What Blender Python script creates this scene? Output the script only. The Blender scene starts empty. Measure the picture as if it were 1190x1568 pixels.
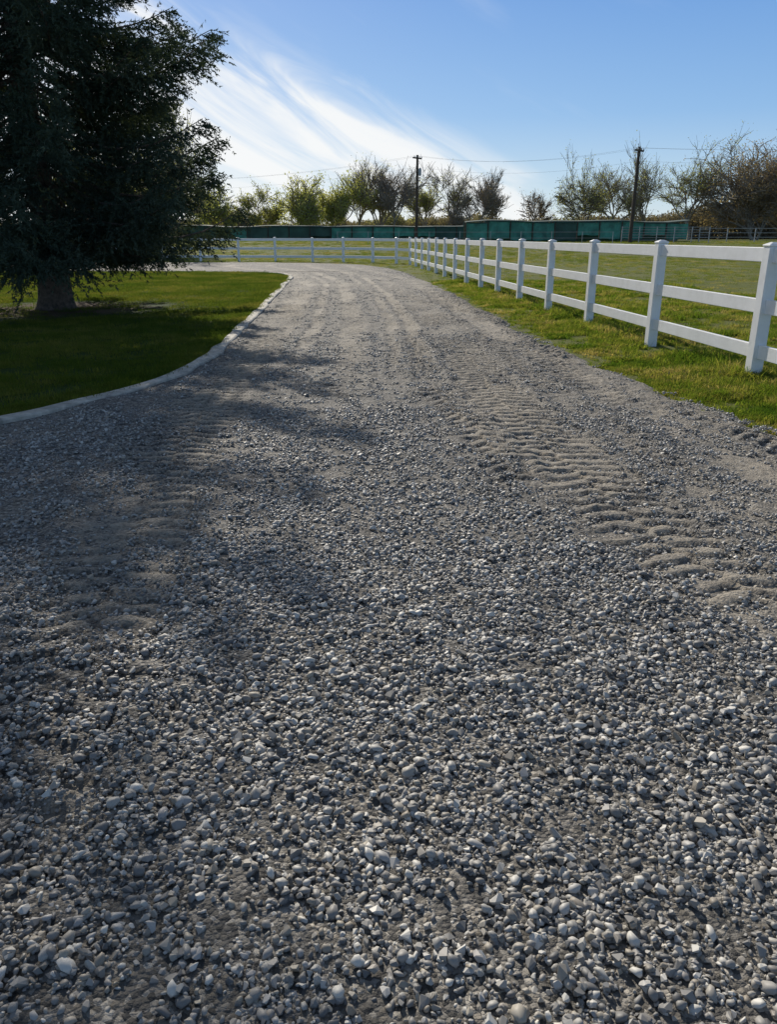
import bpy, math, random
import numpy as np
from mathutils import Vector, Euler
random.seed(7); rng=np.random.default_rng(7)
sc=bpy.context.scene
R=math.radians
# ------------------------------------------------------------------ helpers
def vh(ix,iy,s):
    n=(ix.astype(np.int64)*374761393+iy.astype(np.int64)*668265263+s*1274126177)&0xffffffff
    n=((n^(n>>13))*1274126177)&0xffffffff
    n=n^(n>>16)
    return (n&0xffffff)/float(0xffffff)
def vn(x,y,s=0):
    x=np.asarray(x,float);y=np.asarray(y,float)
    ix=np.floor(x);iy=np.floor(y);fx=x-ix;fy=y-iy
    fx=fx*fx*(3-2*fx);fy=fy*fy*(3-2*fy)
    a=vh(ix,iy,s);b=vh(ix+1,iy,s);c=vh(ix,iy+1,s);d=vh(ix+1,iy+1,s)
    return (a*(1-fx)+b*fx)*(1-fy)+(c*(1-fx)+d*fx)*fy
def fbm(x,y,s=0,o=3):
    r=0;a=.5;t=0
    for i in range(o):
        r=r+a*vn(x*2**i,y*2**i,s+i*17);t+=a;a*=.5
    return r/t
def sstep(a,b,x):
    t=np.clip((x-a)/(b-a),0,1);return t*t*(3-2*t)
def mk(name,V,F,mat=None,smooth=False,parent=None,link=True):
    V=np.asarray(V,np.float32).reshape(-1,3);F=np.asarray(F,np.int32)
    k=F.shape[1];me=bpy.data.meshes.new(name)
    me.vertices.add(len(V));me.vertices.foreach_set('co',V.ravel())
    me.loops.add(F.size);me.loops.foreach_set('vertex_index',F.ravel())
    me.polygons.add(len(F));me.polygons.foreach_set('loop_start',np.arange(0,F.size,k,dtype=np.int32))
    me.polygons.foreach_set('use_smooth',np.full(len(F),smooth))
    me.update(calc_edges=True)
    if mat:me.materials.append(mat)
    ob=bpy.data.objects.new(name,me)
    if link:sc.collection.objects.link(ob)
    if parent:ob.parent=parent
    return ob
def empty(name,loc=(0,0,0)):
    e=bpy.data.objects.new(name,None);e.location=loc;e.empty_display_size=.3;sc.collection.objects.link(e);return e
class MB:
    def __init__(s):s.V=[];s.F=[];s.n=0
    def add(s,V,F):
        V=np.asarray(V,float);F=np.asarray(F,int);s.V.append(V);s.F.append(F+s.n);s.n+=len(V)
    def box(s,c,d,rz=0,bev=0):
        x,y,z=[q/2 for q in d]
        P=np.array([[-x,-y,-z],[x,-y,-z],[x,y,-z],[-x,y,-z],[-x,-y,z],[x,-y,z],[x,y,z],[-x,y,z]],float)
        s.add(rotz(P,rz)+np.array(c),BOXF)
    def tube(s,pts,rad,n=6):
        pts=np.asarray(pts,float);m=len(pts)
        d=np.gradient(pts,axis=0);d/=np.linalg.norm(d,axis=1)[:,None]+1e-9
        up=np.array([0,0,1.]) if abs(d[0][2])<.9 else np.array([1.,0,0])
        a=np.cross(d,up);a/=np.linalg.norm(a,axis=1)[:,None]+1e-9;b=np.cross(d,a)
        th=np.arange(n)*2*math.pi/n
        rad=np.broadcast_to(rad,(m,))
        V=pts[:,None,:]+rad[:,None,None]*(np.cos(th)[None,:,None]*a[:,None,:]+np.sin(th)[None,:,None]*b[:,None,:])
        i=np.arange(m-1)[:,None]*n;j=np.arange(n)[None,:];j2=(j+1)%n
        F=np.stack([i+j,i+j2,i+n+j2,i+n+j],-1).reshape(-1,4)
        s.add(V.reshape(-1,3),F)
    def out(s,name,mat,sc_=None,**k):
        V=np.vstack(s.V)
        if sc_ is not None:V=V*np.array(sc_)
        return mk(name,V,np.vstack(s.F),mat,**k)
BOXF=[[0,3,2,1],[4,5,6,7],[0,1,5,4],[1,2,6,5],[2,3,7,6],[3,0,4,7]]
def rotz(P,a):
    c,s_=math.cos(a),math.sin(a);return P@np.array([[c,s_,0],[-s_,c,0],[0,0,1]])
def newmat(name):
    m=bpy.data.materials.new(name);m.use_nodes=True;nt=m.node_tree;b=nt.nodes['Principled BSDF'];return m,nt,b
def N(nt,t,**k):
    n=nt.nodes.new(t)
    for a,v in k.items():
        if a in('i',):
            for kk,vv in v.items():n.inputs[kk].default_value=vv
        else:setattr(n,a,v)
    return n
def L(nt,a,b):nt.links.new(a,b)
def ramp(nt,fac,stops,interp='LINEAR'):
    r=N(nt,'ShaderNodeValToRGB');e=r.color_ramp.elements;r.color_ramp.interpolation=interp
    while len(e)<len(stops):e.new(.5)
    for q,(p,c) in zip(e,stops):q.position=p;q.color=(*c,1) if len(c)==3 else c
    L(nt,fac,r.inputs[0]);return r.outputs[0]
def mixc(nt,f,a,b,mode='MIX'):
    m=N(nt,'ShaderNodeMix',data_type='RGBA',blend_type=mode)
    for s_,v in((m.inputs[0],f),(m.inputs[6],a),(m.inputs[7],b)):
        if isinstance(v,bpy.types.NodeSocket):L(nt,v,s_)
        else:s_.default_value=v if isinstance(v,(int,float)) else (*v,1)
    return m.outputs[2]
def noise(nt,vec,scale,detail=3,rough=.5):
    n=N(nt,'ShaderNodeTexNoise',i={'Scale':scale,'Detail':detail,'Roughness':rough})
    if vec is not None:L(nt,vec,n.inputs['Vector'])
    return n.outputs['Fac']
def pos(nt):return N(nt,'ShaderNodeNewGeometry').outputs['Position']
def bump(nt,b,h,strength=.5,dist=.01):
    q=N(nt,'ShaderNodeBump',i={'Strength':strength,'Distance':dist});L(nt,h,q.inputs['Height']);L(nt,q.outputs[0],b.inputs['Normal'])
def simple(name,col,rough=.7,var=.25,scale=3,metal=0,bs=0):
    m,nt,b=newmat(name);f=noise(nt,pos(nt),scale,3,.6)
    c1=tuple(x*(1-var) for x in col);c2=tuple(min(1,x*(1+var)) for x in col)
    L(nt,ramp(nt,f,[(.3,c1),(.7,c2)]),b.inputs['Base Color']);b.inputs['Roughness'].default_value=rough;b.inputs['Metallic'].default_value=metal
    if bs:bump(nt,b,noise(nt,pos(nt),scale*8,4),bs,.01)
    return m
# ------------------------------------------------------------------ layout curves
def tab(pts,sm=9):
    pts=np.array(pts,float);yy=np.arange(-6,60,.05);xx=np.interp(yy,pts[:,0],pts[:,1])
    k=np.ones(sm)/sm;p=np.pad(xx,sm//2,mode='edge');xx=np.convolve(p,k,'valid')
    return lambda y:np.interp(y,yy,xx)
leftX=tab([(-6,-9),(0,-8.4),(2,-7),(3,-5.6),(4,-4.5),(5,-3.65),(5.93,-3.07),(6.6,-2.75),(7.28,-2.46),(7.97,-2.26),(9.28,-2.15),(11.45,-2.29),(16.2,-2.6),(22,-3.0),(28.7,-3.5),(31,-3.9),(32.1,-4.6),(33,-6),(33.5,-8.5),(33.8,-14),(34,-40),(60,-40)],15)
rightX=tab([(-6,3.3),(0,3.2),(3,3.05),(5.67,2.94),(6.5,2.82),(7.43,2.57),(9.05,2.33),(11.1,2.18),(14.5,1.97),(19.8,1.70),(27.3,1.22),(33,.7),(37.3,.1),(42,-1.2),(44.5,-3),(45.5,-6),(60,-9)],21)
def gz(y):return .95*sstep(46,95,np.asarray(y,float))
TR=[# centre pts, half width, dirt intensity by Y, lug amp
 ([(1,1.75),(2.5,1.55),(3.4,1.3),(4.8,1.12),(7.4,.98),(12,.9),(18,.6),(28,-.2),(40,-4)],.29,[(2.0,0),(2.9,.85),(7,1.1),(8.5,.65),(12,.45),(45,.5)],.019),
 ([(1,2.9),(3,2.6),(4.5,2.36),(7.7,2.02),(12,1.62),(20,1.2),(28,.55),(40,-2)],.25,[(1,.4),(3,.65),(9,.68),(20,.6),(45,.5)],.022),
 ([(1,-1.0),(2.5,-1.15),(3.3,-1.25),(5.4,-1.5),(7,-1.62),(14,-1.85),(25,-2.5),(32,-4),(40,-8)],.28,[(2.2,0),(2.8,.85),(3.6,1.05),(4.3,.5),(5.2,1.15),(6,1.0),(8,.8),(12,.95),(45,.5)],.020),
 ([(7,-.45),(14,-.62),(25,-1.4),(32,-2.8),(40,-6)],.18,[(7,0),(9,.55),(14,.95),(45,.6)],.010),
 ([(7,.3),(10,.38),(14,.32),(20,0),(30,-1),(40,-4)],.10,[(8,0),(9.5,1.),(16,1.2),(45,.6)],.012),
 ([(8,.0),(10,.06),(14,.02),(20,-.3),(30,-1.5)],.09,[(8,0),(10,.9),(16,1.1),(30,.5)],.010),
 ([(8,-1.1),(14,-1.25),(25,-1.95),(32,-3.3)],.1,[(8,0),(11,.8),(25,.9),(32,.5)],.010),
 ([(4.4,.75),(5.2,.68),(6.2,.56),(7.6,.42),(9,.3)],.14,[(4.6,0),(5,.65),(7,.65),(8,0)],.019),
 ([(3,1.85),(5,1.72),(7.4,1.5),(9,1.4),(14,1.2)],.14,[(3,.35),(8,.4),(14,.0)],.015),
 ([(3,3.0),(5,2.72),(7.4,2.38),(9,2.16),(12,1.98),(20,1.45)],.15,[(4,.4),(8,.5),(14,.45),(20,0)],.030)]
TRI=[(np.array(a),w,np.array(b),g) for a,w,b,g in TR]
def dirt_h(x,y):
    x=np.asarray(x,float);y=np.asarray(y,float)
    d=np.zeros(np.broadcast(x,y).shape);h=np.zeros_like(d)
    wob=(vn(y*.7,y*0+3,5)-.5)*.12
    nn=fbm(x*2.6,y*1.5,11,5);n2=fbm(x*7,y*5,31,3);n3=fbm(x*16,y*16,37,3)
    rag=(n2-.5)*1.1
    for k,(c,w,it,g) in enumerate(TRI):
        cx=np.interp(y,c[:,0],c[:,1]);inn=(y>=c[0,0])&(y<=c[-1,0]+2)
        u=(x-cx-wob)/w;ur=u+rag*.8
        prof=np.exp(-(np.abs(ur)**3)*.7)*inn
        I=np.interp(y,it[:,0],it[:,1])
        tone=sstep(.32,.62,nn*.6+n3*.4)
        per=.165 if k%2 else .14
        lp=.5+.5*np.sin(2*math.pi*(y/per+.45*np.abs(u)+.5*(u>0)+.9*(n2-.5)))
        pr=np.exp(-np.abs(u/1.15)**4)*inn*(.15+.85*sstep(.27,.44,fbm(x*.9+k*3,y*.5,50+k,2)))
        fade=1-sstep(16,26,y)
        cle=sstep(.42,.56,lp)*(.6+.8*n3)
        d=np.maximum(d,np.clip(prof*I*(.25+1.0*tone)*(1-.6*(1-cle)*pr*fade),0,1))
        h+=g*pr*cle*fade-.008*prof*I
        h+=.016*np.exp(-((np.abs(ur)-1.35)/.3)**2)*inn*min(g*60,1)*fade
    pat=sstep(.60,.78,fbm(x*.8+4,y*.45,77,5))*.38*sstep(2.6,4,y)
    d=np.maximum(d,pat)
    far=sstep(9,16,y)*.10*(fbm(x*1.5,y*.25,91,4))
    d=np.clip(d+far,0,1)
    d=np.maximum(d,.6*np.exp(-(((x+.82)/.13)**2+((y-1.62)/.1)**2)))
    h=h+.03*fbm(x*.9,y*.9,3,2)+.014*fbm(x*6,y*6,9,3)*(1-.4*d)+.010*(n3-.5)*d
    return d,h+.016
# ------------------------------------------------------------------ WORLD
SUN_AZ=R(-16.8);SUN_EL=R(28.5)
w=bpy.data.worlds.new('World');sc.world=w;w.use_nodes=True;nt=w.node_tree
bg=nt.nodes['Background'];bg.inputs[1].default_value=.1
sky=N(nt,'ShaderNodeTexSky',sky_type='NISHITA',sun_disc=False,sun_elevation=SUN_EL,sun_rotation=SUN_AZ,air_density=1.0,dust_density=.5,ozone_density=2.0)
tc=N(nt,'ShaderNodeTexCoord');sp=N(nt,'ShaderNodeSeparateXYZ');L(nt,tc.outputs['Generated'],sp.inputs[0])
def M(op,a,b=None,c=None,clamp=False):
    m=N(nt,'ShaderNodeMath',operation=op,use_clamp=clamp)
    for i,v in enumerate((a,b,c)):
        if v is None:continue
        if isinstance(v,(int,float)):m.inputs[i].default_value=v
        else:L(nt,v,m.inputs[i])
    return m.outputs[0]
X,Y,Z=sp.outputs
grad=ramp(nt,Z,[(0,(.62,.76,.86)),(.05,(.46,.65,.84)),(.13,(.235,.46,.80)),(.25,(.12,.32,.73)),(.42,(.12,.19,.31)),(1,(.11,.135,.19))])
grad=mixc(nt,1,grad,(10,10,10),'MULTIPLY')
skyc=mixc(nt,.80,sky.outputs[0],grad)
al=M('ADD',M('MULTIPLY',X,.9),M('MULTIPLY',Z,-.44));ac=M('ADD',M('MULTIPLY',X,.46),M('MULTIPLY',Z,.9))
cv=N(nt,'ShaderNodeCombineXYZ');L(nt,M('MULTIPLY',al,2.6),cv.inputs[0]);L(nt,M('MULTIPLY',ac,13),cv.inputs[1]);L(nt,Y,cv.inputs[2])
n1=N(nt,'ShaderNodeTexNoise',i={'Scale':1.7,'Detail':5,'Roughness':.56,'Distortion':.7});L(nt,cv.outputs[0],n1.inputs['Vector'])
edge=M('SUBTRACT',M('SUBTRACT',.135,M('MULTIPLY',X,.47)),Z)
edge=M('ADD',edge,M('MULTIPLY',M('SUBTRACT',n1.outputs['Fac'],.5),.11))
mr=N(nt,'ShaderNodeMapRange',interpolation_type='SMOOTHSTEP',i={'From Min':-.015,'From Max':.05});L(nt,edge,mr.inputs[0])
st=N(nt,'ShaderNodeMapRange',interpolation_type='SMOOTHSTEP',i={'From Min':.36,'From Max':.62,'To Min':.28,'To Max':.95});L(nt,n1.outputs['Fac'],st.inputs[0])
front=M('MULTIPLY',M('MULTIPLY',mr.outputs[0],st.outputs[0]),M('GREATER_THAN',Y,0.))
n2=N(nt,'ShaderNodeTexNoise',i={'Scale':1.1,'Detail':4,'Roughness':.6});L(nt,cv.outputs[0],n2.inputs['Vector'])
thin=N(nt,'ShaderNodeMapRange',interpolation_type='SMOOTHSTEP',i={'From Min':.55,'From Max':.85,'To Min':0,'To Max':.22});L(nt,n2.outputs['Fac'],thin.inputs[0])
cf=M('MAXIMUM',front,thin.outputs[0])
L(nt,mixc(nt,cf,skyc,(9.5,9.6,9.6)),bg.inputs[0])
# SUN
sd=Vector((math.sin(SUN_AZ)*math.cos(SUN_EL),math.cos(SUN_AZ)*math.cos(SUN_EL),math.sin(SUN_EL)))
ld=bpy.data.lights.new('sun','SUN');ld.energy=5.0;ld.angle=R(.53);ld.color=(1,.92,.80)
lo=bpy.data.objects.new('sun',ld);lo.rotation_euler=sd.to_track_quat('Z','Y').to_euler();lo.location=(-20,60,40);sc.collection.objects.link(lo)
# CAMERA
cd=bpy.data.cameras.new('camera');cam=bpy.data.objects.new('camera',cd);sc.collection.objects.link(cam);sc.camera=cam
cam.location=(0,0,1.42);cam.rotation_euler=(R(90-19.7),0,0);cd.sensor_fit='VERTICAL';cd.sensor_height=24;cd.sensor_width=24;cd.lens=24*1178/1568;cd.clip_end=4000;cd.clip_start=.05
sc.view_settings.view_transform='Standard'
# ------------------------------------------------------------------ MATERIALS
def stone_mat():
    m,nt,b=newmat('gravel_stone');oi=N(nt,'ShaderNodeObjectInfo');at=N(nt,'ShaderNodeAttribute',attribute_name='tone')
    s=N(nt,'ShaderNodeMath',operation='ADD');L(nt,oi.outputs['Random'],s.inputs[0]);L(nt,at.outputs['Fac'],s.inputs[1])
    fr=N(nt,'ShaderNodeMath',operation='FRACT');L(nt,s.outputs[0],fr.inputs[0])
    c=ramp(nt,fr.outputs[0],[(0,(.12,.12,.12)),(.16,(.21,.205,.195)),(.34,(.31,.30,.28)),(.44,(.38,.34,.27)),(.5,(.17,.162,.155)),(.62,(.41,.40,.37)),(.72,(.27,.235,.185)),(.8,(.33,.32,.31)),(.92,(.52,.505,.465)),(1,(.60,.58,.53))])
    L(nt,c,b.inputs['Base Color']);b.inputs['Roughness'].default_value=.58;return m
MST=stone_mat()
def road_mat():
    m,nt,b=newmat('gravel_road');p=pos(nt)
    vo=N(nt,'ShaderNodeTexVoronoi',i={'Scale':75.,'Randomness':1.});L(nt,p,vo.inputs['Vector'])
    vb=N(nt,'ShaderNodeTexVoronoi',i={'Scale':33.});L(nt,p,vb.inputs['Vector'])
    sp=N(nt,'ShaderNodeSeparateColor');L(nt,vo.outputs['Color'],sp.inputs[0])
    sp2=N(nt,'ShaderNodeSeparateColor');L(nt,vb.outputs['Color'],sp2.inputs[0])
    g=ramp(nt,sp.outputs[0],[(0,(.06,.06,.058)),(.4,(.125,.122,.117)),(.7,(.195,.19,.18)),(1,(.42,.405,.375))])
    g2=ramp(nt,sp2.outputs[1],[(0,(.6,.6,.6)),(1,(1.25,1.23,1.2))]);g=mixc(nt,1,g,g2,'MULTIPLY')
    big=ramp(nt,noise(nt,p,.8,3,.6),[(.3,(.82,.82,.82)),(.7,(1.12,1.08,1.02))]);g=mixc(nt,1,g,big,'MULTIPLY')
    dn=ramp(nt,noise(nt,p,30,5,.75),[(.3,(.21,.18,.14)),(.5,(.345,.305,.245)),(.7,(.47,.425,.35))])
    at=N(nt,'ShaderNodeAttribute',attribute_name='dirt')
    ad=N(nt,'ShaderNodeMath',operation='MULTIPLY_ADD',i={1:.8,2:-.4});L(nt,sp.outputs[1],ad.inputs[0])
    s=N(nt,'ShaderNodeMath',operation='ADD');L(nt,at.outputs['Fac'],s.inputs[0]);L(nt,ad.outputs[0],s.inputs[1])
    mr=N(nt,'ShaderNodeMapRange',i={'From Min':.15,'From Max':.8});L(nt,s.outputs[0],mr.inputs[0])
    L(nt,mixc(nt,mr.outputs[0],g,dn),b.inputs['Base Color']);b.inputs['Roughness'].default_value=.85
    inv=N(nt,'ShaderNodeMath',operation='MULTIPLY_ADD',i={1:-.5,2:1.});L(nt,mr.outputs[0],inv.inputs[0])
    hh=N(nt,'ShaderNodeMath',operation='MULTIPLY');L(nt,vo.outputs['Distance'],hh.inputs[0]);L(nt,inv.outputs[0],hh.inputs[1])
    h2=N(nt,'ShaderNodeMath',operation='MULTIPLY_ADD',i={1:-1.});L(nt,hh.outputs[0],h2.inputs[0]);L(nt,noise(nt,p,120,3,.7),h2.inputs[2])
    bump(nt,b,h2.outputs[0],.9,.014);return m
def grassground(name,dark,mid,dry,litter=None):
    m,nt,b=newmat(name);p=pos(nt)
    c=ramp(nt,noise(nt,p,.35,5,.65),[(.3,mid),(.5,dark),(.62,mid),(.75,dry)])
    f=ramp(nt,noise(nt,p,40,4,.7),[(.3,(.45,.45,.45)),(.7,(1.35,1.35,1.3))]);c=mixc(nt,1,c,f,'MULTIPLY')
    if litter:
        vm=N(nt,'ShaderNodeVectorMath',operation='DISTANCE');L(nt,p,vm.inputs[0]);vm.inputs[1].default_value=litter
        ad=N(nt,'ShaderNodeMath',operation='MULTIPLY_ADD',i={1:2.2});L(nt,noise(nt,p,1.5,5,.6),ad.inputs[0]);L(nt,vm.outputs['Value'],ad.inputs[2])
        mr=N(nt,'ShaderNodeMapRange',i={'From Min':2.4,'From Max':3.1,'To Min':1.,'To Max':0.});L(nt,ad.outputs[0],mr.inputs[0])
        c=mixc(nt,mr.outputs[0],c,ramp(nt,noise(nt,p,30,5,.7),[(.3,(.05,.035,.022)),(.7,(.13,.095,.06))]))
    L(nt,c,b.inputs['Base Color']);b.inputs['Roughness'].default_value=.95;b.inputs['Specular IOR Level'].default_value=.1;bump(nt,b,noise(nt,p,50,3,.7),.8,.03);return m
def leafmat(name,stops,trans=.45,nscale=.6,rnd=.45):
    m,nt,b=newmat(name);nt.nodes.remove(b);oi=N(nt,'ShaderNodeObjectInfo')
    f=noise(nt,pos(nt),nscale,2,.6)
    a=N(nt,'ShaderNodeMath',operation='MULTIPLY_ADD',i={1:rnd});L(nt,oi.outputs['Random'],a.inputs[0])
    a2=N(nt,'ShaderNodeMath',operation='MULTIPLY_ADD',i={1:1.6,2:-.55});L(nt,f,a2.inputs[0]);L(nt,a2.outputs[0],a.inputs[2])
    c=ramp(nt,a.outputs[0],stops)
    df=N(nt,'ShaderNodeBsdfDiffuse');L(nt,c,df.inputs[0])
    tr=N(nt,'ShaderNodeBsdfTranslucent');L(nt,mixc(nt,1,c,(1.3,1.25,.65),'MULTIPLY'),tr.inputs[0])
    ms=N(nt,'ShaderNodeMixShader');ms.inputs[0].default_value=trans
    L(nt,df.outputs[0],ms.inputs[1]);L(nt,tr.outputs[0],ms.inputs[2]);L(nt,ms.outputs[0],nt.nodes['Material Output'].inputs[0]);return m
MROAD=road_mat()
MFIELD=grassground('field_grass',(.13,.15,.04),(.18,.19,.06),(.31,.27,.15))
MLAWN=grassground('lawn_turf',(.035,.065,.016),(.05,.08,.02),(.10,.10,.04),(-6.8,16.2,.03))
MLB=leafmat('lawn_blade',[(.1,(.06,.105,.02)),(.5,(.105,.145,.03)),(.9,(.21,.205,.065))],.5)
MVB=leafmat('verge_blade',[(.1,(.08,.155,.022)),(.4,(.155,.225,.035)),(.66,(.27,.28,.07)),(.88,(.46,.38,.19))],.5,1.3,.5)
MFB=leafmat('field_blade',[(.1,(.12,.17,.035)),(.45,(.19,.235,.055)),(.68,(.29,.28,.10)),(.88,(.42,.35,.19))],.45,.3)
MWHITE,nt,b=newmat('white_vinyl');b.inputs['Roughness'].default_value=.38
L(nt,ramp(nt,noise(nt,pos(nt),5,4,.65),[(.3,(.78,.78,.77)),(.6,(.87,.87,.87))]),b.inputs['Base Color'])
MCON=simple('concrete_kerb',(.44,.415,.36),.85,.4,9,bs=.6)
MBARK=simple('bark',(.12,.092,.07),.9,.5,14,bs=1.)
MTWIG=simple('twig_bark',(.27,.23,.185),.9,.25,2)
MTWIGD=simple('twig_bark_dark',(.20,.165,.135),.9,.3,2)
MNEED=leafmat('spruce_needles',[(.1,(.036,.055,.040)),(.5,(.065,.092,.070)),(.9,(.11,.14,.105))],.2,1.2)
MBUD=leafmat('spring_leaves',[(.1,(.30,.34,.11)),(.5,(.42,.44,.17)),(.9,(.52,.52,.24))],.5,.3)
MBUD2=leafmat('olive_leaves',[(.1,(.21,.24,.10)),(.5,(.29,.32,.14)),(.9,(.37,.38,.19))],.5,.3)
MBRN=leafmat('brown_buds',[(.1,(.24,.185,.13)),(.5,(.32,.255,.175)),(.9,(.38,.31,.21))],.45,.3)
# ------------------------------------------------------------------ GROUND
ys=np.concatenate([np.linspace(-60,40,21),np.linspace(44,100,30),[120,160,220,320,480,700,1100,1800]])
xs=np.concatenate([[-1500,-900,-500,-300,-200],np.linspace(-120,120,49),[200,300,500,900,1500]])
GX,GY=np.meshgrid(xs,ys);V=np.stack([GX,GY,gz(GY)],-1).reshape(-1,3)
def gridF(r,c):
    i=np.arange(r-1)[:,None]*c;j=np.arange(c-1)[None,:];return np.stack([i+j,i+j+1,i+c+j+1,i+c+j],-1).reshape(-1,4)
mk('ground',V,gridF(len(ys),len(xs)),MFIELD,True)
ys=np.concatenate([np.arange(-5,30,.25),np.arange(30,34.01,.05)]);t=np.linspace(0,1,24)
lx=leftX(ys);GX=lx[:,None]+(-41-lx[:,None])*t[None,:]**1.5;GY=np.repeat(ys[:,None],24,1)
V=np.stack([GX,GY,np.full_like(GX,.03)],-1).reshape(-1,3);mk('lawn',V,gridF(len(ys),24)[:,::-1],MLAWN,True)
yl=[-5.]
while yl[-1]<46:
    y=yl[-1];yl.append(y+(.12 if y<.6 else max(.016,y*.003)))
ys=np.array(yl);nc=340
t=np.linspace(0,1,nc);lx=leftX(ys);rx=rightX(ys)
e=(vn(ys*1.7,ys*0,8)-.5)*.22*sstep(2,5,ys)
GX=lx[:,None]+((rx+e)-lx)[:,None]*t[None,:];GY=np.repeat(ys[:,None],nc,1)
d,h=dirt_h(GX,GY);edge=np.minimum(1,(rx[:,None]+e[:,None]-GX)/.12);h=.006+(h-.006)*np.clip(edge,0,1)
h=np.maximum(h,.006)
road=mk('gravel_road',np.stack([GX,GY,h],-1).reshape(-1,3),gridF(len(ys),nc),MROAD,True)
at=road.data.attributes.new('dirt','FLOAT','POINT');at.data.foreach_set('value',d.ravel().astype(np.float32))
# kerb (mow strip)
yy=np.concatenate([np.arange(-5,31,.08),np.arange(31,34,.015)])
P=np.stack([leftX(yy),yy],1);dd=np.r_[0,np.cumsum(np.linalg.norm(np.diff(P,axis=0),axis=1))]
s=np.arange(0,dd[-1],.09);P=np.stack([np.interp(s,dd,P[:,0]),np.interp(s,dd,P[:,1])],1)
T=np.gradient(P,axis=0);T/=np.linalg.norm(T,axis=1)[:,None];Nn=np.stack([-T[:,1],T[:,0]],1)
prof=np.array([(-.08,-.01),(-.078,.062),(-.06,.075),(.045,.078),(.07,.065),(.08,-.01)])
wv=1+.5*(vn(s*2.,s*0,3)-.5);zz=1+.4*(vn(s*1.4,s*0,4)-.5)
V=np.zeros((len(s),6,3));V[:,:,:2]=P[:,None,:]+Nn[:,None,:]*(prof[None,:,0]*wv[:,None]+.045*(vn(s*2,s*0,6)-.5)[:,None])[:,:,None];V[:,:,2]=prof[None,:,1]*zz[:,None]
mk('concrete_kerb',V.reshape(-1,3),gridF(len(s),6),MCON,False)
# ------------------------------------------------------------------ scatter via geometry nodes
def scatter(name,pts,rot,scl,idx,protos):
    col=bpy.data.collections.new(name+'_parts')
    for p in protos:col.objects.link(p)
    me=bpy.data.meshes.new(name);me.vertices.add(len(pts));me.vertices.foreach_set('co',np.asarray(pts,np.float32).ravel())
    a=me.attributes.new('rot','FLOAT_VECTOR','POINT');a.data.foreach_set('vector',np.asarray(rot,np.float32).ravel())
    a=me.attributes.new('scl','FLOAT_VECTOR','POINT');a.data.foreach_set('vector',np.asarray(scl,np.float32).ravel())
    a=me.attributes.new('idx','INT','POINT');a.data.foreach_set('value',np.asarray(idx,np.int32).ravel())
    ob=bpy.data.objects.new(name,me);sc.collection.objects.link(ob)
    g=bpy.data.node_groups.new(name+'_gn','GeometryNodeTree')
    g.interface.new_socket('Geometry',in_out='INPUT',socket_type='NodeSocketGeometry');g.interface.new_socket('Geometry',in_out='OUTPUT',socket_type='NodeSocketGeometry')
    gi=g.nodes.new('NodeGroupInput');go=g.nodes.new('NodeGroupOutput');ip=g.nodes.new('GeometryNodeInstanceOnPoints');ci=g.nodes.new('GeometryNodeCollectionInfo')
    ci.inputs[0].default_value=col;ci.inputs[1].default_value=True;ci.inputs[2].default_value=True
    def na(n,t):
        q=g.nodes.new('GeometryNodeInputNamedAttribute');q.data_type=t;q.inputs[0].default_value=n;return q.outputs[0]
    er=g.nodes.new('FunctionNodeEulerToRotation')
    l=g.links.new;l(gi.outputs[0],ip.inputs['Points']);l(ci.outputs[0],ip.inputs['Instance']);ip.inputs['Pick Instance'].default_value=True
    l(na('idx','INT'),ip.inputs['Instance Index']);l(na('rot','FLOAT_VECTOR'),er.inputs[0]);l(er.outputs[0],ip.inputs['Rotation']);l(na('scl','FLOAT_VECTOR'),ip.inputs['Scale'])
    l(ip.outputs[0],go.inputs[0])
    m=ob.modifiers.new('scatter','NODES');m.node_group=g;return ob
import bmesh
shapes=[]
for k in range(40):
    bm=bmesh.new();r=random.Random(k)
    npt=[12,16,20,26][k%4]
    ax=(r.uniform(1.0,1.4),r.uniform(.75,1.),r.uniform(.5,.8))
    for i in range(npt):
        v=Vector((r.gauss(0,1),r.gauss(0,1),r.gauss(0,1))).normalized()*r.uniform(.85,1.06)
        bm.verts.new((v.x*ax[0],v.y*ax[1],v.z*ax[2]))
    res=bmesh.ops.convex_hull(bm,input=bm.verts[:])
    bmesh.ops.delete(bm,geom=[v for v in bm.verts if not v.link_faces],context='VERTS')
    bmesh.ops.triangulate(bm,faces=bm.faces[:]);bm.verts.index_update()
    shapes.append((np.array([v.co[:] for v in bm.verts]),np.array([[v.index for v in f.verts] for f in bm.faces]),k%4>=2));bm.free()
def eul(a,b_,c):
    return np.array(Euler((a,b_,c)).to_matrix())
protos=[];PR=.055
for k in range(40):
    r=np.random.default_rng(100+k);V=[];F=[];Tn=[];SM=[];n=0
    for i in range(15):
        sv,sf,smo=shapes[r.integers(0,40)];a=r.uniform(0,6.28);q=PR*math.sqrt(r.random())
        rad=min(.0165,max(.0032,.0067*math.exp(r.normal(0,.42))))
        P=(sv*rad)@eul(r.normal(0,.4),r.normal(0,.4),r.uniform(0,6.28)).T+np.array([q*math.cos(a),q*math.sin(a),rad*r.uniform(-.1,.9)])
        V.append(P);F.append(sf+n);n+=len(P);Tn.append(np.full(len(P),r.random()));SM.append(np.full(len(sf),smo))
    ob=mk('gravel_patch',np.vstack(V),np.vstack(F),MST,link=False)
    ob.data.polygons.foreach_set('use_smooth',np.concatenate(SM))
    at=ob.data.attributes.new('tone','FLOAT','POINT');at.data.foreach_set('value',np.concatenate(Tn).astype(np.float32));protos.append(ob)
PT=[];SC=[]
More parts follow.
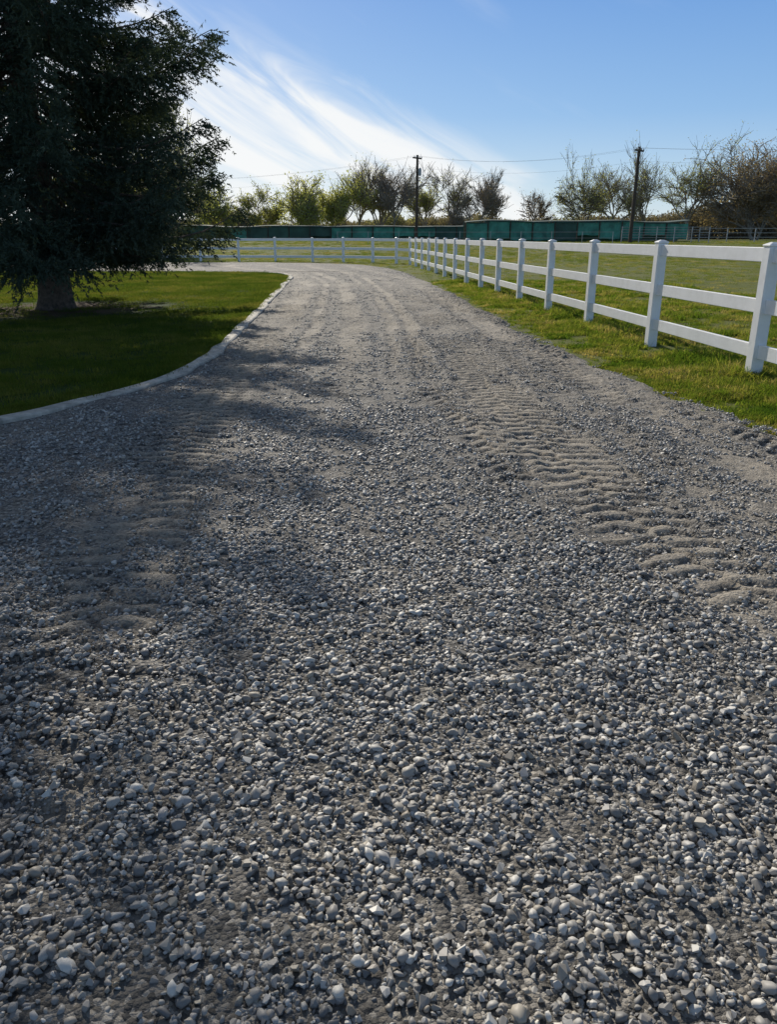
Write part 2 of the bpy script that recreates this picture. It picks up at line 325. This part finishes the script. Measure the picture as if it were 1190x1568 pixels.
def zone(y0,y1,x0,x1,dens,s0):
    n=int((y1-y0)*(x1-x0)*dens/14);x=rng.uniform(x0,x1,n);y=rng.uniform(y0,y1,n)
    d,h=dirt_h(x,y)
    ok=(x>leftX(y)+.12)&(x<rightX(y)+.1*rng.random(n)-.07)&(np.abs(x)<.72*np.abs(y)+1.4)
    keep=rng.random(n)<np.clip(1.12-1.35*d,.08,1)*(.65+.35*sstep(.3,.6,fbm(x*1.3,y*1.3,61,3)))
    ok&=keep;x=x[ok];y=y[ok];h=h[ok];d=d[ok];n=len(x)
    s=s0*rng.uniform(.85,1.2,n)*(1-.45*d)
    PT.append(np.stack([x,y,h-.002],1));SC.append(np.stack([s,s,s],1))
zone(.3,3.4,-3.2,3.1,9800,1.0)
zone(-1.5,.3,-3,3.1,2500,1.0)
zone(3.4,6.5,-4.6,3.0,5200,.95)
zone(6.5,12,-3.0,2.9,2300,.88)
zone(12,22,-3.3,2.3,600,.85)
zone(22,34,-5.0,1.6,120,1.0)
PT=np.vstack(PT);SC=np.vstack(SC);n=len(PT);print('patches',n)
rot=np.stack([rng.normal(0,.06,n),rng.normal(0,.06,n),rng.uniform(0,6.28,n)],1)
scatter('gravel',PT,rot,SC,rng.integers(0,40,n),protos)
# ------------------------------------------------------------------ grass
def clump(name,nb,rad,h,wd,mat,seed,lean=.5,segs=3):
    r=np.random.default_rng(seed);V=[];F=[];c=0
    for i in range(nb):
        a=r.uniform(0,6.28);q=rad*math.sqrt(r.random());bx,by=q*math.cos(a),q*math.sin(a)
        da=r.uniform(0,6.28);hh=h*r.uniform(.5,1.15);ln=hh*lean*r.uniform(.2,1.6);ww=wd*r.uniform(.7,1.3);px,py=-math.sin(da),math.cos(da)
        for k in range(segs):
            t=k/segs;o=ln*t*t;x=bx+o*math.cos(da);y=by+o*math.sin(da);z=hh*t*(1-.15*t);w2=ww*(1-t*.75)/2
            V+=[(x-px*w2,y-py*w2,z),(x+px*w2,y+py*w2,z)]
        V.append((bx+ln*math.cos(da),by+ln*math.sin(da),hh*.85))
        for k in range(segs-1):
            b_=c+2*k;F+=[(b_,b_+1,b_+3),(b_,b_+3,b_+2)]
        b_=c+2*(segs-1);F.append((b_,b_+1,b_+2));c+=2*segs+1
    return mk(name,V,F,mat,link=False)
def grass(name,x,y,z,s,protos):
    n=len(x);rot=np.stack([rng.normal(0,.08,n),rng.normal(0,.08,n),rng.uniform(0,6.28,n)],1)
    sc_=np.stack([s,s,s*rng.uniform(.7,1.25,n)],1)
    scatter(name,np.stack([x,y,z],1),rot,sc_,rng.integers(0,len(protos),n),protos)
lp=[clump('lawn_clump',110,.20,.045,.006,MLB,i,.6,2) for i in range(5)]
n=15000;y=rng.uniform(2.5,33.6,n);x=rng.uniform(-16,-2.1,n)
dt=np.hypot(x+6.8,y-16.2)+1.6*fbm(x*1.2,y*1.2,5,3)
ok=(x<leftX(y)-.26)&((dt>3.0)|(rng.random(n)<.15))&(x>-.56*y-1.5);x=x[ok];y=y[ok]
yk=rng.uniform(3,30,1800);xk=leftX(yk)-rng.uniform(.22,.30,1800)
x=np.r_[x,xk];y=np.r_[y,yk]
grass('lawn_grass',x,y,np.full(len(x),.028),rng.uniform(.75,1.25,len(x))*(1+.01*y),lp)
def fenceX(y):return 4.43-.0764*y
vp=[clump('verge_clump',48,.11,.085,.0065,MVB,20+i,.7,3) for i in range(5)]+[clump('weed_clump',24,.10,.065,.022,MVB,30+i,1.1,3) for i in range(4)]
n=30000;y=3+24*rng.random(n)**1.5;x=rng.uniform(-.2,7.5,n)+rightX(y)
x2=rightX(yn:=rng.uniform(3.5,9,5000))+rng.uniform(-.08,1.6,5000);x=np.r_[x,x2];y=np.r_[y,yn];n=len(x)
den=np.where(x<fenceX(y)+1.2,1,.5);nz=fbm(x*1.6,y*1.6,41,3)
edge=sstep(-.1,.35,x-rightX(y)-.35*(nz-.4))
ok=(rng.random(n)<den*(.3+.7*sstep(.36,.55,nz))*(.2+.8*edge));x=x[ok];y=y[ok];nz=nz[ok]
hs=(.42+1.2*nz**1.3)*rng.uniform(.6,1.3,len(x))*(.5+.5*sstep(0,.7,x-rightX(y)))*(1+.45*np.exp(-((x-fenceX(y))/.25)**2))
grass('verge_grass',x,y,np.zeros(len(x)),hs,vp)
fp=[clump('pasture_clump',60,.32,.13,.014,MFB,50+i,.7,2) for i in range(5)]
n=34000;u=rng.random(n);y=12+78*u**1.3;x=rng.uniform(-30,62,n)
inroad=(x<rightX(y)+.3)&(y<46.5);ok=(~inroad)&(x<y*.62+6)&(x>-y*.5);x=x[ok];y=y[ok]
nz=fbm(x*.25,y*.25,45,3);ok=rng.random(len(x))<.25+.75*sstep(.35,.55,nz);x=x[ok];y=y[ok]
grass('pasture_grass',x,y,gz(y)-.005,rng.uniform(.45,1.0,len(x))*np.where(y<47,.75,1),fp)
# ------------------------------------------------------------------ fence
def bevel_obj(ob,w=.006):
    m=ob.modifiers.new('bevel','BEVEL');m.width=w;m.segments=2;m.limit_method='ANGLE'
fence=empty('white_rail_fence',(1.15,43,0))
def fchild(mb,name,wv=.006):
    ob=mb.out(name,MWHITE);ob.parent=fence;ob.location=(-1.15,-43,0);bevel_obj(ob,wv)
FY=[2.9,5.45,8.06,10.75,13.42,15.95,18.4,20.8,23.1,25.5,27.9,30.3,32.7,35.1,37.6,40.2,43]
posts=[(fenceX(y),y) for y in FY]+[(.44,45),(-.9,46.4),(-2.64,47.4),(-4.5,48),(-6.75,48.3)]
x=-8.95
while x>-32:posts.append((x,48.4+.02*abs(x+8.9)));x-=2.3
posts=[(fenceX(.4),.4)]+posts
for i,(x,y) in enumerate(posts):
    a,b_=posts[max(0,i-1)],posts[min(len(posts)-1,i+1)];rz=math.atan2(b_[1]-a[1],b_[0]-a[0])
    mb=MB();g=float(gz(y));jz=random.uniform(-.012,.012);hgt=1.335+jz
    mb.box((x,y,g+hgt/2-.05),(.127,.127,hgt+.1),rz)
    mb.box((x,y,g+hgt+.012),(.142,.142,.02),rz)
    q=.066;P=rotz(np.array([[-q,-q,0],[q,-q,0],[q,q,0],[-q,q,0],[-.02,-.02,.022],[.02,-.02,.022],[.02,.02,.022],[-.02,.02,.022]],float),rz)+np.array((x,y,g+hgt+.0225))
    mb.add(P,BOXF);fchild(mb,'post_%d'%(i+1),.005)
for i in range(len(posts)-1):
    a=np.array(posts[i]);b_=np.array(posts[i+1]);mb=MB()
    c=(a+b_)/2;ln=np.linalg.norm(b_-a)-.10;rz=math.atan2(b_[1]-a[1],b_[0]-a[0])
    for z,hh in((1.245,.14),(.755,.14),(.30,.14)):
        za,zb=float(gz(a[1])),float(gz(b_[1]))
        dz=random.uniform(-.008,.008)
        mb.box((c[0],c[1],z+dz+(za+zb)/2),(ln,.042,hh),rz)
    fchild(mb,'rails_%d'%(i+1),.006)
# ------------------------------------------------------------------ spruce
def spruce(cx,cy,base,H=12.3):
    root=empty('spruce_tree',(cx,cy,base));r=np.random.default_rng(11)
    mb=MB();zz=np.array([-.05,.05,.2,.6,1.5,4,8,H]);rr=np.array([.48,.39,.345,.31,.28,.19,.09,.02])
    pts=np.stack([.05*np.sin(zz),.04*np.cos(zz*.7),zz],1);mb.tube(pts,rr,18)
    SP=[];SD=[];SL=[]
    z=1.5
    def prof(z):return np.interp(z,[.5,1.2,2,4,5.6,7,8,9,11,12.3],[3.2,3.7,3.8,3.65,3.4,2.7,1.95,1.4,.6,.15])
    while z<H-.15:
        nb=8 if z<7 else 5;a0=r.uniform(0,6.28)
        for k in range(nb):
            zb=z+r.uniform(-.13,.13);a=a0+k*6.283/nb+r.normal(0,.15);Lb=prof(zb)*r.uniform(.66,1.12)
            up=np.interp(zb,[.5,2,5,9,12],[.0,-.1,-.02,.25,.7])+r.normal(0,.07)
            n=9;s=np.linspace(0,1,n);bend=r.normal(0,.12)
            az=a+bend*s*s;rad=Lb*s
            zz_=zb+Lb*(up*s-.17*np.sin(np.pi*s*.9)+.06*s**3)
            C=np.stack([rad*np.cos(az),rad*np.sin(az),np.maximum(zz_,.80+.4*(1-s)+.2*r.random())],1)
            mb.tube(C,np.linspace(.035*Lb/3.5+.008,.006,n),4)
            m=max(5,int(Lb/.10))
            for side in(-1,1):
                ss=np.linspace(.26,1,m)+r.normal(0,.01,m);ss=np.clip(ss,.1,1)
                p0=np.stack([np.interp(ss,s,C[:,q]) for q in range(3)],1)
                fx=np.cos(a+bend*2*ss);fy=np.sin(a+bend*2*ss)
                ang=side*np.interp(ss,[0,1],[1.15,.45])+r.normal(0,.15,m)
                dx=fx*np.cos(ang)-fy*np.sin(ang);dy=fx*np.sin(ang)+fy*np.cos(ang)
                D=np.stack([dx,dy,r.normal(-.30,.2,m)],1);D/=np.linalg.norm(D,axis=1)[:,None]
                l=np.clip((.85*(1-ss)**.6+.26)*np.minimum(1,.35+ss*1.6)*Lb*.27,.14,.9)*r.uniform(.6,1.2,m)
                SP.append(p0);SD.append(D);SL.append(l)
                for q in range(4):
                    tt=r.uniform(.2,.95,m);p1=p0+D*(l*tt)[:,None]
                    D2=D+r.normal(0,.5,(m,3))+np.array([0,0,-.35]);D2/=np.linalg.norm(D2,axis=1)[:,None]
                    SP.append(p1);SD.append(D2);SL.append(l*r.uniform(.25,.5,m)+.06)
            for q in range(3):
                dd_=(C[-1:]-C[-2:-1])/np.linalg.norm(C[-1]-C[-2])+r.normal(0,.25,(1,3));SP.append(C[-2:-1]);SD.append(dd_/np.linalg.norm(dd_));SL.append(np.array([Lb/8+.12]))
        z+=np.interp(z,[0,5,7,12],[.32,.31,.31,.36])
    mb.out('trunk_and_branches',MBARK,smooth=True,parent=root)
    SP=np.vstack(SP);SD=np.vstack(SD);SL=np.concatenate(SL)
    cnt=np.maximum(3,(SL*42).astype(int));ix=np.repeat(np.arange(len(SL)),cnt);n=len(ix);print('needles',n)
    t=r.random(n);P=SP[ix]+SD[ix]*(SL[ix]*t)[:,None]
    rv=r.normal(0,1,(n,3));d=SD[ix]*.75+rv*.5;d/=np.linalg.norm(d,axis=1)[:,None]
    pr=np.cross(d,r.normal(0,1,(n,3)));pr/=np.linalg.norm(pr,axis=1)[:,None]
    ll=r.uniform(.045,.085,n)[:,None];ww=r.uniform(.010,.016,n)[:,None]
    V=np.stack([P-pr*ww,P+pr*ww,P+d*ll],1).reshape(-1,3)
    mk('needles',V,np.arange(3*n).reshape(-1,3),MNEED,parent=root)
spruce(-6.8,16.2,.02)
# ------------------------------------------------------------------ deciduous trees
def decid(name,x,y,H,Wd,seed,bark,leaf=None,nleaf=0,leafs=.13,multi=1,tw=.028,spread=1.0,nch=(6,6,6,4),trunk=.22,up=.03):
    r=random.Random(seed);rn=np.random.default_rng(seed);root=empty(name,(x,y,float(gz(y))));mb=MB();tips=[]
    def grow(p,d,l,rad,dep):
        n=4 if dep<2 else 3;pts=[p];dd=d.copy()
        for i in range(n):
            dd=dd+np.array([r.gauss(0,.18),r.gauss(0,.18),r.gauss(up,.10)]);dd/=np.linalg.norm(dd)
            pts.append(pts[-1]+dd*l/n)
        rr=np.linspace(rad,max(rad*.5,tw*.5),len(pts));mb.tube(pts,rr,6 if dep==0 else(4 if dep<2 else 3))
        if dep>=2:tips.extend(pts[1:])
        if dep>=4:return
        k=nch[min(dep,3)]
        for j in range(k):
            t=r.uniform(.25,1.0) if dep else r.uniform(.5,1.0)
            f=t*(len(pts)-1);i=min(int(f),len(pts)-2);q=pts[i]+(pts[i+1]-pts[i])*(f-i)
            az=r.uniform(0,6.28);sp=r.uniform(.3,1.1)*spread
            nd=dd+sp*np.array([math.cos(az),math.sin(az),r.uniform(-.3,.45)]);nd/=np.linalg.norm(nd)
            grow(q,nd,(l*r.uniform(.5,.8) if dep else H*r.uniform(.2,.42)),max(rad*r.uniform(.42,.6),tw),dep+1)
    for q in range(multi):
        grow(np.array([r.gauss(0,.3)*(multi>1),r.gauss(0,.3)*(multi>1),-.1]),np.array([r.gauss(0,.1+.25*(multi>1)),r.gauss(0,.1),1.]),H*trunk,H*.020/(multi**.4),0)
    A=np.vstack(mb.V);hx=np.percentile(np.abs(A[:,0]),97);hz=np.percentile(A[:,2],98.8)
    s=np.array([Wd*.5/hx,Wd*.5/hx,H/hz]);
    mb.out('branches',bark,sc_=s,parent=root)
    if leaf and tips:
        T=np.array(tips)*s;T=T[rn.integers(0,len(T),nleaf)]+rn.normal(0,.25,(nleaf,3))
        a=rn.normal(0,1,(nleaf,3));a/=np.linalg.norm(a,axis=1)[:,None];b_=np.cross(a,rn.normal(0,1,(nleaf,3)));b_/=np.linalg.norm(b_,axis=1)[:,None]
        q=leafs*rn.uniform(.5,1.2,nleaf)[:,None]
        V=np.stack([T-a*q,T-b_*q*.6,T+a*q,T+b_*q*.6],1).reshape(-1,3)
        mk('leaves',V,np.arange(4*nleaf).reshape(-1,4),leaf,parent=root)
B,Dk=MTWIG,MTWIGD
decid('leafing_tree',-24,118,6.6,8,1,B,MBUD,8000)
decid('leafing_tree',-19.2,124,6.8,7.5,2,B,MBUD2,6000,trunk=.3)
decid('leafing_tree',-13.2,116,7.6,7,3,B,MBUD,12000,trunk=.1,up=.0)
decid('leafing_tree',-7.4,118,7.9,6.8,4,B,MBUD,11000,trunk=.1,spread=1.2)
decid('leafing_tree',-4.6,124,10.2,7.5,5,B,MBUD,6000,.10,trunk=.3)
decid('bare_tree',-1.6,122,9.8,8.5,6,B,MBRN,2200,.08,trunk=.15,spread=.8)
decid('bare_tree',1.0,118,9.4,8.5,7,B,MBRN,2200,.08,trunk=.28,spread=1.2,up=-.02)
decid('leafing_tree',5.8,128,8.6,6.5,77,B,MBUD,4500,.11,trunk=.2)
decid('bare_tree',8.8,120,9.8,6.5,8,B,MBUD2,1600,.09,trunk=.35)
decid('bare_tree',12.8,119,8.6,7.5,9,B,MBRN,2000,.08,multi=2,spread=1.2)
decid('bare_tree',15.6,124,8,5,10,B,MBRN,800,.08,trunk=.3,spread=.7)
decid('bare_tree',21.5,122,6.2,5.5,11,Dk,MBRN,3000,.09,up=-.03)
decid('bare_tree',28,116,9.8,8.5,12,Dk,MBUD2,6000,.10,multi=2,up=-.03)
decid('bare_tree',32.8,121,9.6,8,13,B,MBUD2,2600,.10,trunk=.3,spread=1.2)
decid('bare_tree',37.5,119,11.4,8.5,14,B,MBUD2,2600,.10,trunk=.18,spread=.75)
decid('leafing_tree',43,117,12.4,10,15,B,MBUD2,6500,.10,trunk=.26,spread=1.2,up=-.02)
decid('leafing_tree',50.5,112,11,12,16,B,MBRN,16000,.14,multi=3,up=-.04,trunk=.1)
decid('bare_tree',57,118,12.6,11,17,B,MBRN,12000,.13,multi=3,trunk=.12)
decid('bare_tree',64,118,12,11,18,B,MBRN,11000,.13,multi=2,trunk=.15)
decid('leafing_tree',-15.5,60,8.8,9,19,B,MBUD,9000,.06,multi=2,trunk=.15,tw=.018)
decid('leafing_tree',-27,75,9,9,20,B,MBUD2,7000,.07,multi=2,trunk=.15,tw=.02)
decid('leafing_tree',-34,90,10,10,21,B,MBUD,7000,.09,trunk=.15)
# distant tree line (one mass)
rn=np.random.default_rng(5);n=300000
x=np.where(rn.random(n)<.45,rn.uniform(38,120,n),rn.uniform(-80,40,n))
top=1.6+2.2*fbm(x*.07,x*0,2,3)+2.6*sstep(.42,.8,fbm(x*.22,x*0,9,4))*fbm(x*.9,x*0,19,3)
top+=2.6*sstep(45,60,x)*(.5+fbm(x*.3,x*0,22,3))
z=.95+top*rn.random(n)**.95*(1+.12*rn.normal(0,1,n));y=150+rn.uniform(-6,6,n)
C=np.stack([x,y,z],1);a=rn.normal(0,1,(n,3))*np.array([.6,.6,1.2]);a/=np.linalg.norm(a,axis=1)[:,None];b_=np.cross(a,rn.normal(0,1,(n,3)));b_/=np.linalg.norm(b_,axis=1)[:,None]
s=rn.uniform(.10,.30,n)[:,None];V=np.stack([C-a*s,C-b_*s*.5,C+a*s,C+b_*s*.5],1).reshape(-1,3)
MDT=leafmat('distant_foliage',[(.1,(.18,.155,.125)),(.4,(.24,.205,.155)),(.6,(.28,.275,.16)),(.9,(.35,.36,.20))],.3,.08)
mk('distant_trees',V,np.arange(4*n).reshape(-1,4),MDT)
# ------------------------------------------------------------------ tarp covered shed
MTEAL=simple('teal_tarp',(.06,.26,.185),.6,.5,.9);MDKG=simple('dark_green_tarp',(.03,.085,.06),.6,.5,.6);MROOF=simple('shed_roof',(.05,.085,.075),.9,.4,.5)
MSTEEL=simple('galvanised_steel',(.35,.36,.37),.45,.2,2,.6);MWOOD=simple('pole_wood',(.075,.055,.042),.9,.3,6)
def shed(name,x0,x1,y0,y1,hgt,bay,teal,seed):
    r=random.Random(seed);root=empty(name,(x0,y0,float(gz(y0))));n=int(abs(x1-x0)/bay);roof=MB();pan=MB();dk=MB();po=MB()
    hs=[hgt*r.uniform(.94,1.06) for _ in range(n+1)]
    for i in range(n):
        a=np.array([x0+(x1-x0)*i/n,y0+(y1-y0)*i/n]);b_=np.array([x0+(x1-x0)*(i+1)/n,y0+(y1-y0)*(i+1)/n])
        ra=a-np.array([x0,y0]);rb=b_-np.array([x0,y0]);h=hs[i];h2=hs[i+1]
        roof.add([[ra[0],-.3,h],[rb[0]-.02,rb[1]-.3,h2],[rb[0]-.02,rb[1]+1.6,h2+.10],[ra[0],ra[1]+1.6,h+.10],[ra[0],ra[1]-.3,h-.08],[rb[0]-.02,rb[1]-.3,h2-.08],[rb[0]-.02,rb[1]+1.6,h2+.0],[ra[0],ra[1]+1.6,h+.0]],[[0,1,2,3],[4,5,1,0],[5,6,2,1],[7,4,0,3],[6,7,3,2]])
        tgt=pan if r.random()<teal else dk
        m=7;xs_=np.linspace(ra[0]+.08,rb[0]-.08,m);ysb=np.linspace(ra[1],rb[1],m)+.04*np.sin(np.arange(m)*2.1+i)
        lo_=hgt*r.choice([.05,.12,.3]);V=[(q,w_,lo_+.05*math.sin(k*1.3+i)) for k,(q,w_) in enumerate(zip(xs_,ysb))]+[(q,w_+.05,h-.14-.06*math.sin(math.pi*k/(m-1))) for k,(q,w_) in enumerate(zip(xs_,ysb))]
        tgt.add(V,[[k,k+1,m+k+1,m+k] for k in range(m-1)])
        dk.add([[ra[0],ra[1]+3,0],[rb[0],rb[1]+3,0],[rb[0],rb[1]+3,h],[ra[0],ra[1]+3,h]],[[0,1,2,3]])
        po.box((ra[0],ra[1]-.1,h/2-.1),(.09,.09,h))
        po.box((ra[0],ra[1]+1.4,h/2-.05),(.09,.09,h+.05))
    for mbx,nm,mt in((roof,'roof',MROOF),(pan,'teal_panels',MTEAL),(dk,'dark_panels',MDKG),(po,'posts',MWOOD)):
        if mbx.V:mbx.out(nm,mt,parent=root)
shed('tarp_covered_shed',8.5,33,90,90,2.1,2.4,.8,1)
shed('tarp_covered_shed',-26,14,104,104,1.7,2.6,.4,2)
def pipefence(name,x0,x1,y,hgt,rails,step,mat,r_=.03):
    root=empty(name,(x0,y,float(gz(y))));mb=MB()
    for k in range(rails):
        z=hgt*(k+1)/rails;mb.tube([[0,0,z],[(x1-x0)/2,0,z-.01],[x1-x0,0,z]],r_,5)
    x=0
    while x<=x1-x0:mb.box((x,0,hgt/2),(r_*2.4,r_*2.4,hgt+.1));x+=step
    mb.out('pipes',mat,parent=root)
pipefence('livestock_panel_fence',24,33,84,1.5,6,1.8,MSTEEL,.03)
pipefence('pipe_rail_fence',33.5,75,88,1.35,3,3.0,MSTEEL,.035)
pipefence('pipe_rail_fence',-5,22,80,1.1,2,3.0,MSTEEL,.02)
# ------------------------------------------------------------------ utility poles + wires
def pole(x,y,ztop,trans,rz):
    g=float(gz(y));h=ztop-g;root=empty('utility_pole',(x,y,g));mb=MB();mb.tube([[0,0,-.2],[0.01,0,h*.5],[.02,0,h]],[.19,.17,.14],10)
    mb.out('mast',MWOOD,parent=root);m2=MB();m2.box((.0,-.12,h-.35),(1.7,.14,.15),rz)
    m2.out('crossarms',MWOOD,parent=root);m3=MB()
    for o in(-.72,-.3,.3,.72):
        p=rotz(np.array([[o,-.12,0.]]),rz)[0];m3.tube([[p[0],p[1],h-.29],[p[0],p[1],h-.22],[p[0],p[1],h-.1]],[.05,.06,.03],6)
    m3.out('insulators',MSTEEL,parent=root)
    if trans:
        m4=MB();m4.tube([[.32,-.1,h-2.3],[.32,-.1,h-2.25],[.32,-.1,h-1.5],[.32,-.1,h-1.42]],[.05,.2,.2,.06],10);m4.out('transformer',MSTEEL,parent=root)
    m5=MB();m5.tube([[0.05,0,h-1.2],[.1,3,h*.5],[.15,5,0]],.01,4);m5.out('guy_wire',MSTEEL,parent=root)
pole(24.9,84,9.8,False,.8);pole(3.45,101,10.6,True,.9)
wm=MB()
def wire(a,b_,sag):
    t=np.linspace(0,1,15);P=np.array(a)[None]*(1-t)[:,None]+np.array(b_)[None]*t[:,None];P[:,2]-=sag*4*t*(1-t);wm.tube(P,.007,3)
for o,dz in((-.4,0),(.4,0),(0,-1.2)):
    wire((24.9+o,84,9.7+dz),(3.45+o,101,10.5+dz),.9);wire((24.9+o,84,9.7+dz),(70+o,62,10.2+dz),1.1);wire((3.45+o,101,10.5+dz),(-45+o,128,9.8+dz),1.2)
wm.out('power_lines',MTWIGD)
